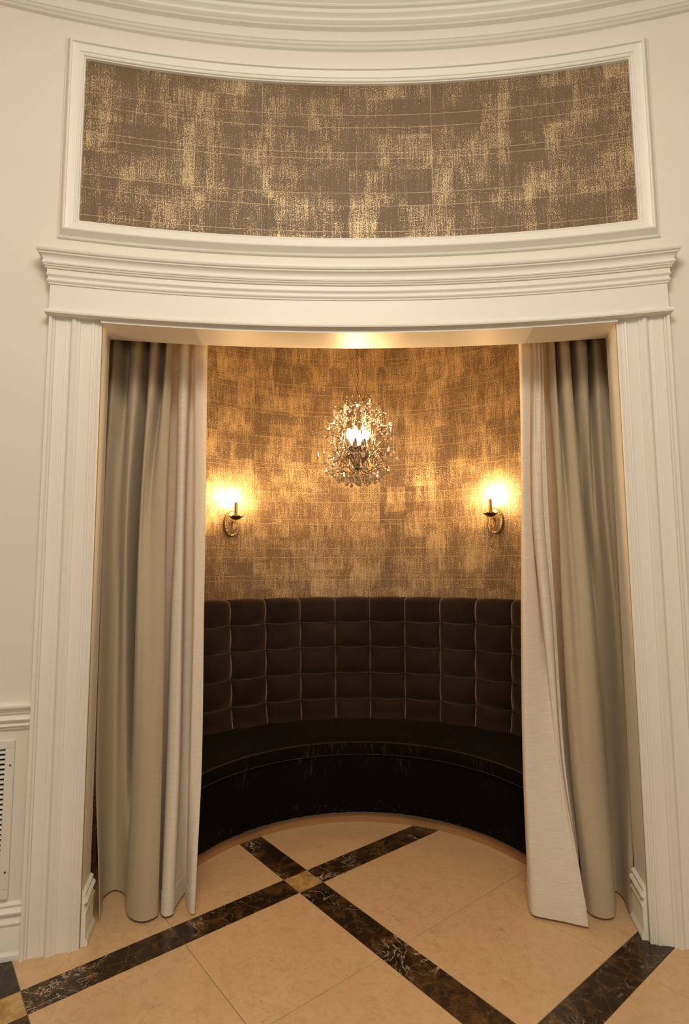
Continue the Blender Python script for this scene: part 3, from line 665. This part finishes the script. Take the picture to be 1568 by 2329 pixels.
# ------------------------------------------------------------------ wall sconces
def make_sconce(deg, z, label):
    x, y, _ = ap(deg, AR, 0)
    root = empty('wall_sconce', (x, y, z), PI - math.radians(deg)); tag(root, label, 'wall lamp', 'pair of candle sconces in the alcove')
    # local: +y out from the wall, x along the wall
    def oval(a, b, y, n=40): return [(a * math.cos(2 * PI * k / n), y, b * math.sin(2 * PI * k / n)) for k in range(n)]
    m = MB()
    rows = [oval(a, b, y_) for a, b, y_ in ((.060, .100, 0.0), (.061, .101, .010), (.060, .100, .016), (.0565, .0965, .0185), (.054, .094, .0165), (.0445, .0845, .0155), (.0425, .0825, .0185), (.040, .080, .0195), (.001, .001, .021))]
    m.grid(rows, True); pl = m.build('back_plate', 'antique_gold', root, smooth=35)
    m = MB()
    for k in range(26):
        a = 2 * PI * k / 26; m.lathe([(0.0004, -.0042), (.0036, -.002), (.0042, 0), (.0036, .002), (.0004, .0042)], 7, (.049 * math.cos(a), .0185, .089 * math.sin(a)))
    m.build('beaded_border', 'antique_gold', pl, smooth='all')
    for sx in (-1, 1):
        m = MB(); m.lathe([(0.0004, -.005), (.004, -.003), (.005, 0), (.004, .003), (.0004, .005)], 10, (sx * 0.026, .022, 0.006)); m.build('screw_knob', 'aged_brass', pl, smooth='all')
    m = MB(); m.lathe([(0.0005, -.010), (.007, -.0075), (.010, 0), (.007, .0075), (.0005, .010)], 14, (0, .028, .012)); m.build('boss', 'antique_gold', root, smooth='all')
    pts = [(0, .026, .010), (0, .034, -.018), (0, .038, -.045), (0, .048, -.068), (0, .064, -.078), (0, .079, -.070), (0, .088, -.048), (0, .092, -.02), (0, .092, .02)]
    P3 = []
    for i in range(len(pts) - 1):
        p = [pts[max(i - 1, 0)], pts[i], pts[i + 1], pts[min(i + 2, len(pts) - 1)]]
        P3 += [catmull(*p, j / 5) for j in range(5)]
    P3.append(pts[-1])
    m = MB(); m.tube(P3, 0.0042, 8); m.build('arm', 'antique_gold', root, smooth='all')
    c = (0, .092, 0)
    # leafy drip dish: wavy rim
    m = MB(); rows = []
    for r, zz in ((.006, .020), (.018, .022), (.030, .027), (.040, .034), (.048, .041), (.053, .043), (.0535, .0455), (.047, .0435), (.038, .037), (.028, .031), (.012, .028), (.004, .028)):
        rows.append([(c[0] + r * (1 + .07 * math.cos(8 * 2 * PI * k / 48) * (r / .05)) * math.cos(2 * PI * k / 48), c[1] + r * (1 + .07 * math.cos(8 * 2 * PI * k / 48) * (r / .05)) * math.sin(2 * PI * k / 48), zz + .003 * math.cos(8 * 2 * PI * k / 48) * (r / .05)) for k in range(48)])
    m.grid(rows, True); m.build('drip_dish', 'dark_bronze', root, smooth='all')
    for k in range(5):                                     # upright leaves round the candle
        a = 2 * PI * k / 5 + 0.3
        m = MB(); rows = []
        for t in lin(0, 1, 6):
            wd = .010 * math.sin(PI * min(1, t * .85 + .15)) + .001; rr = .012 + .012 * t * t
            rows.append([(c[0] + rr * math.cos(a) - q * wd * math.sin(a), c[1] + rr * math.sin(a) + q * wd * math.cos(a), .028 + .032 * t) for q in (-1, 0, 1)])
        m.grid(rows); o = m.build('leaf', 'aged_brass', root, smooth='all')
        md = o.modifiers.new('thickness', 'SOLIDIFY'); md.thickness = .0015
    m = MB(); m.lathe([(.0005, .028), (.0125, .028), (.0125, .142), (.0135, .143), (.0135, .147), (.008, .148), (.008, .156), (.0005, .157)], 18, c); m.build('candle_sleeve', 'candle_gold', root, smooth=35)
    m = MB(); m.lathe([(.0005, .152), (.009, .154), (.014, .164), (.0175, .178), (.018, .190), (.0155, .205), (.010, .219), (.005, .228), (.0005, .232)], 18, c); m.build('candle_bulb', 'sconce_bulb_glow', root, smooth='all')
    # wire and bead cage under the dish
    for k in range(4):
        a = 2 * PI * k / 4 + 0.4; m = MB()
        cg = [(c[0] + r * math.cos(a), c[1] + r * math.sin(a), zz) for r, zz in ((.006, .020), (.014, .0), (.021, -.030), (.022, -.060), (.016, -.092), (.007, -.118), (.002, -.130))]
        m.tube(cg, .0014, 5); w_ = m.build('cage_wire', 'dark_bronze', root, smooth='all')
        m = MB()
        for q in range(1, len(cg) - 1):
            for t in (0.0, 0.33, 0.66):
                p = [cg[q][i] * (1 - t) + cg[q + 1][i] * t for i in range(3)] if q + 1 < len(cg) else cg[q]
                m.gem((p[0] * 1.0, p[1], p[2]), .0031, .0031, 6)
        m.build('bead_strand', 'crystal', w_)
    m = MB(); m.gem((0, .092, -.045), .010, .016, 8); m.gem((0, .092, -.080), .008, .012, 8); m.build('inner_crystal', 'crystal', root)
    for dx, dy, L, r in ((0.0, .092, .060, .0085), (-.020, .080, .038, .006), (.018, .082, .040, .006), (0.0, .060, .035, .006)):
        m = MB(); zt = -.134 if dx == 0 and dy == .092 else -.115
        m.tube([(dx, dy, zt + .03), (dx, dy, zt)], .0007, 4); m.gem((dx, dy, zt - .004), .005, .005, 7); m.drop((dx, dy, zt - .012), r, L)
        m.build('crystal_drop', 'crystal', root)
    return root
make_sconce(-32.9, 1.977, 'gilded candle sconce with oval back plate on the left of the chandelier')
make_sconce(37.2, 1.983, 'gilded candle sconce with oval back plate on the right of the chandelier')

# ------------------------------------------------------------------ crystal chandelier
CHX, CHY, CHZ = 0.088, 3.50, 2.085
ch = empty('chandelier', (CHX, CHY, 2.132)); ch.scale = (1.12, 1.12, 1.12); tag(ch, 'round crystal chandelier with lit candle bulbs hanging in the alcove', 'chandelier')
def Z(z): return z - CHZ
m = MB(); m.lathe([(.0005, 0), (.045, .0), (.05, -.006), (.04, -.02), (.012, -.032), (.0005, -.034)], 24, (0, 0, Z(3.306))); m.build('ceiling_canopy', 'chrome', ch, smooth=35)
m = MB(); k = 0; z = 3.276
while z > 2.645:                                           # chain links
    pts = []
    for q in range(13):
        a = 2 * PI * q / 12; dx, dz = .0075 * math.cos(a), .0145 * math.sin(a)
        pts.append((dx, 0, Z(z) - .0145 + dz) if k % 2 == 0 else (0, dx, Z(z) - .0145 + dz))
    m.tube(pts, .0016, 5, caps=False); z -= .0245; k += 1
m.build('chain', 'dark_bronze', ch, smooth='all')
m = MB(); m.lathe([(.0005, Z(2.645)), (.004, Z(2.64)), (.005, Z(2.60)), (.012, Z(2.595)), (.022, Z(2.585)), (.024, Z(2.575)), (.010, Z(2.565)), (.005, Z(2.55)), (.005, Z(2.335)), (.012, Z(2.325)), (.014, Z(2.31)), (.006, Z(2.295)), (.0055, Z(2.235)), (.018, Z(2.228)), (.024, Z(2.222)), (.024, Z(2.208)), (.016, Z(2.202)), (.006, Z(2.195)), (.003, Z(2.15)), (.0005, Z(2.148))], 16)
m.build('stem', 'chrome', ch, smooth=35)
m = MB(); m.lathe([(.006, Z(2.300)), (.03, Z(2.303)), (.05, Z(2.312)), (.062, Z(2.324)), (.0635, Z(2.327)), (.05, Z(2.317)), (.03, Z(2.308)), (.006, Z(2.305))], 24); m.build('candle_tray', 'chrome', ch, smooth=35)
NB = 6
for k in range(NB):
    a = 2 * PI * k / NB + 0.26; c = (.052 * math.cos(a), .052 * math.sin(a), 0)
    m = MB(); m.lathe([(.0005, Z(2.315)), (.012, Z(2.316)), (.0135, Z(2.322)), (.009, Z(2.326)), (.0095, Z(2.328)), (.0095, Z(2.372)), (.006, Z(2.373)), (.0005, Z(2.374))], 14, c); cs = m.build('candle_sleeve', 'chrome', ch, smooth=35)
    m = MB(); m.lathe([(.0005, Z(2.372)), (.007, Z(2.374)), (.012, Z(2.386)), (.0145, Z(2.398)), (.014, Z(2.410)), (.010, Z(2.424)), (.005, Z(2.436)), (.0005, Z(2.443))], 14, c); m.build('candle_bulb', 'chandelier_bulb_glow', ch, smooth='all')
def spl(pts, k=6):
    out = []
    for i in range(len(pts) - 1):
        p = [pts[max(i - 1, 0)], pts[i], pts[i + 1], pts[min(i + 2, len(pts) - 1)]]
        out += [catmull(*p, j / k) for j in range(k)]
    out.append(list(pts[-1])); return out
def rz(pts): return [(r, 0.0, Z(z)) for r, z in spl(pts)]
RIB = [[(.020, 2.215), (.030, 2.236), (.046, 2.262), (.076, 2.280), (.104, 2.270), (.118, 2.245), (.108, 2.222), (.092, 2.228)],
       [(.150, 2.196), (.118, 2.206), (.098, 2.236), (.104, 2.275), (.134, 2.302), (.150, 2.300)],
       [(.172, 2.262), (.146, 2.268), (.128, 2.296), (.132, 2.328), (.156, 2.344)],
       [(.142, 2.292), (.112, 2.318), (.100, 2.356), (.112, 2.396), (.146, 2.408), (.160, 2.392)],
       [(.104, 2.352), (.090, 2.40), (.094, 2.45), (.118, 2.476)],
       [(.080, 2.395), (.098, 2.43), (.098, 2.475), (.078, 2.505), (.050, 2.53), (.022, 2.578)],
       [(.012, 2.572), (.032, 2.602), (.056, 2.622), (.078, 2.616), (.084, 2.600)],
       [(.060, 2.515), (.092, 2.548), (.122, 2.566), (.142, 2.556)],
       [(.098, 2.455), (.130, 2.492), (.166, 2.508), (.196, 2.494)],
       [(.130, 2.395), (.160, 2.420), (.200, 2.424), (.232, 2.412)],
       [(.020, 2.208), (.034, 2.188), (.062, 2.182), (.100, 2.200), (.140, 2.218), (.176, 2.222)]]
NR = 8
rib_m = MB()
for cpts in RIB: rib_m.tube(rz(cpts), .0023, 5)
def strand(p, L, r, n_drop=True, step=None):
    m = MB(); z = p[2]; step = step or r * 1.9
    while z > p[2] - L: m.gem((p[0], p[1], z), r, r, 6); z -= step
    return m, z
strands = []
for (r0, z0_, L, dr, dl) in ((.084, 2.600, .050, .008, .024), (.142, 2.556, .066, .009, .028), (.196, 2.494, .080, .009, .030), (.232, 2.412, .110, .008, .034)):
    m_, ze = strand((r0, 0, Z(z0_)), L, .0052); m_.drop((r0, 0, ze), dr, dl); strands.append(m_)
swags = []
for (ra, za, rb_, zb_, sag) in ((.084, 2.600, .022, 2.59, .03), (.142, 2.556, .084, 2.56, .03), (.196, 2.494, .120, 2.500, .035), (.232, 2.412, .150, 2.405, .04), (.142, 2.545, .098, 2.47, .02), (.118, 2.476, .160, 2.395, .015), (.150, 2.300, .104, 2.31, .03)):
    m_ = MB(); n = max(5, int(math.hypot(ra - rb_, za - zb_) / .0105))
    for t in lin(0, 1, n): m_.gem((ra + (rb_ - ra) * t, 0, Z(za + (zb_ - za) * t - sag * 4 * t * (1 - t))), .0052, .0052, 6)
    swags.append(m_)
tang = []                                                   # strands slung from rib to rib
for (r_, z_, sag) in ((.142, 2.556, .045), (.196, 2.494, .05), (.066, 2.33, .03), (.165, 2.30, .035)):
    m_ = MB(); n = max(7, int(r_ * 2 * PI / NR / .012)); a1 = 2 * PI / NR
    p, q = (r_, 0), (r_ * math.cos(a1), r_ * math.sin(a1))
    for t in lin(0, 1, n): m_.gem((p[0] + (q[0] - p[0]) * t, p[1] + (q[1] - p[1]) * t, Z(z_ - sag * 4 * t * (1 - t))), .0048, .0048, 6)
    tang.append(m_)
protos_rib = None
for k in range(NR):
    a = 2 * PI * k / NR + 0.2
    if k == 0:
        rib = rib_m.build('scroll_rib', 'wire_bronze', ch, smooth='all')
        st = [s_.build('bead_strand', 'crystal', rib) for s_ in strands + swags + tang]
        rib.rotation_euler = (0, 0, a); protos_rib = (rib, st)
    else:
        r2 = copy(protos_rib[0], ch, rz=a)
        for s_ in protos_rib[1]: copy(s_, r2)
# big faceted pendants under the chandelier
pend = {}
def pendant(kind, r, a, z):
    if kind not in pend:
        m = MB()
        if kind == 'ball': m.gem((0, 0, -.016), .0135, .015, 8); m.gem((0, 0, .002), .0042, .0042, 6)
        elif kind == 'drop': m.gem((0, 0, -.003), .0045, .0045, 6); m.drop((0, 0, -.007), .0115, .034, 8)
        else: m.gem((0, 0, -.022), .019, .021, 10); m.gem((0, 0, .002), .005, .005, 6)
        o = m.build('crystal_pendant', 'crystal', ch); pend[kind] = o
    else: o = copy(pend[kind], ch)
    o.location = (r * math.cos(a), r * math.sin(a), Z(z)); o.rotation_euler = (0, 0, a)
for n, r, z, kd in ((16, .182, 2.218, 'drop'), (8, .188, 2.262, 'ball'), (14, .150, 2.196, 'ball'), (12, .122, 2.172, 'drop'), (10, .094, 2.168, 'ball'), (8, .066, 2.150, 'drop'), (6, .040, 2.156, 'ball'), (8, .20, 2.320, 'drop'), (10, .055, 2.30, 'ball')):
    for k in range(n): pendant(kd, r, 2 * PI * (k + .5 * (n % 4)) / n + r * 9, z + .004 * math.sin(k * 2.1))
pendant('big', 0.0, 0.0, 2.147)

# ------------------------------------------------------------------ return air grille, cover plate
vx0, vx1, vz0, vz1 = -1.93, -1.452, 0.246, 0.902
va = ang((vx0 + vx1) / 2, 0.012); p = rp(va, 0.0105, 0)
vent = empty('air_grille', (p[0], p[1], 0), -va); tag(vent, 'cream louvred return air grille low on the wall left of the casing', 'air vent')
hw = (vx1 - vx0) / 2 / math.cos(va); FWD = 0.036
# local: -y towards the room
m = MB()
for x0_, x1_, z0_, z1_ in ((-hw, hw, vz1 - FWD, vz1), (-hw, hw, vz0, vz0 + FWD), (-hw, -hw + FWD, vz0 + FWD, vz1 - FWD), (hw - FWD, hw, vz0 + FWD, vz1 - FWD)):
    m.box((x0_, -0.011, z0_), (x1_, 0.010, z1_))
fr_o = m.build('grille_frame', 'vent_enamel', vent)
bv = fr_o.modifiers.new('edge', 'BEVEL'); bv.width = .003; bv.segments = 2
m = MB(); m.box((-hw + FWD - .004, 0.0035, vz0 + FWD - .004), (hw - FWD + .004, 0.0095, vz1 - FWD + .004)); m.build('duct', 'duct_black', vent)
ns = 28; pitch = (vz1 - vz0 - 2 * FWD) / ns; first = None
for k in range(ns):
    z = vz0 + FWD + (k + .5) * pitch
    if first is None:
        m = MB(); a_, b_ = -hw + FWD - .001, hw - FWD + .001
        m.add([(a_, .002, .0018), (b_, .002, .0018), (b_, -.009, -.0075), (a_, -.009, -.0075),
               (a_, .002, .0030), (b_, .002, .0030), (b_, -.0098, -.0064), (a_, -.0098, -.0064)],
              [(0, 1, 2, 3), (7, 6, 5, 4), (3, 2, 6, 7), (0, 4, 5, 1), (0, 3, 7, 4), (1, 5, 6, 2)])
        first = o = m.build('slat', 'vent_enamel', vent)
    else: o = copy(first, vent)
    o.location = (0, 0, z)
for sx in (-1, 1):
    for z in (vz1 - .105, vz0 + .11):
        m = MB(); m.lathe([(.0045, 0), (.0042, .0015), (.0025, .0025), (.0004, .0027)], 12)
        o = m.build('screw', 'screw_steel', vent, smooth=40); o.location = (sx * (hw - .014), -.011, z); o.rotation_euler = (PI / 2, 0, 0)
pl = empty('cover_plate', (-1.291, 2.885, 0.36)); tag(pl, 'small white socket cover plate on the return wall behind the left drape', 'socket')
m = MB(); m.box((0, -.036, -.0), (.006, .036, .13)); o = m.build('plate', 'plate_plastic', pl)
bv = o.modifiers.new('edge', 'BEVEL'); bv.width = .002; bv.segments = 2
for z in (.04, .09):
    m = MB(); m.box((.005, -.016, z - .014), (.0085, .016, z + .014)); m.build('socket_face', 'plate_plastic', pl)
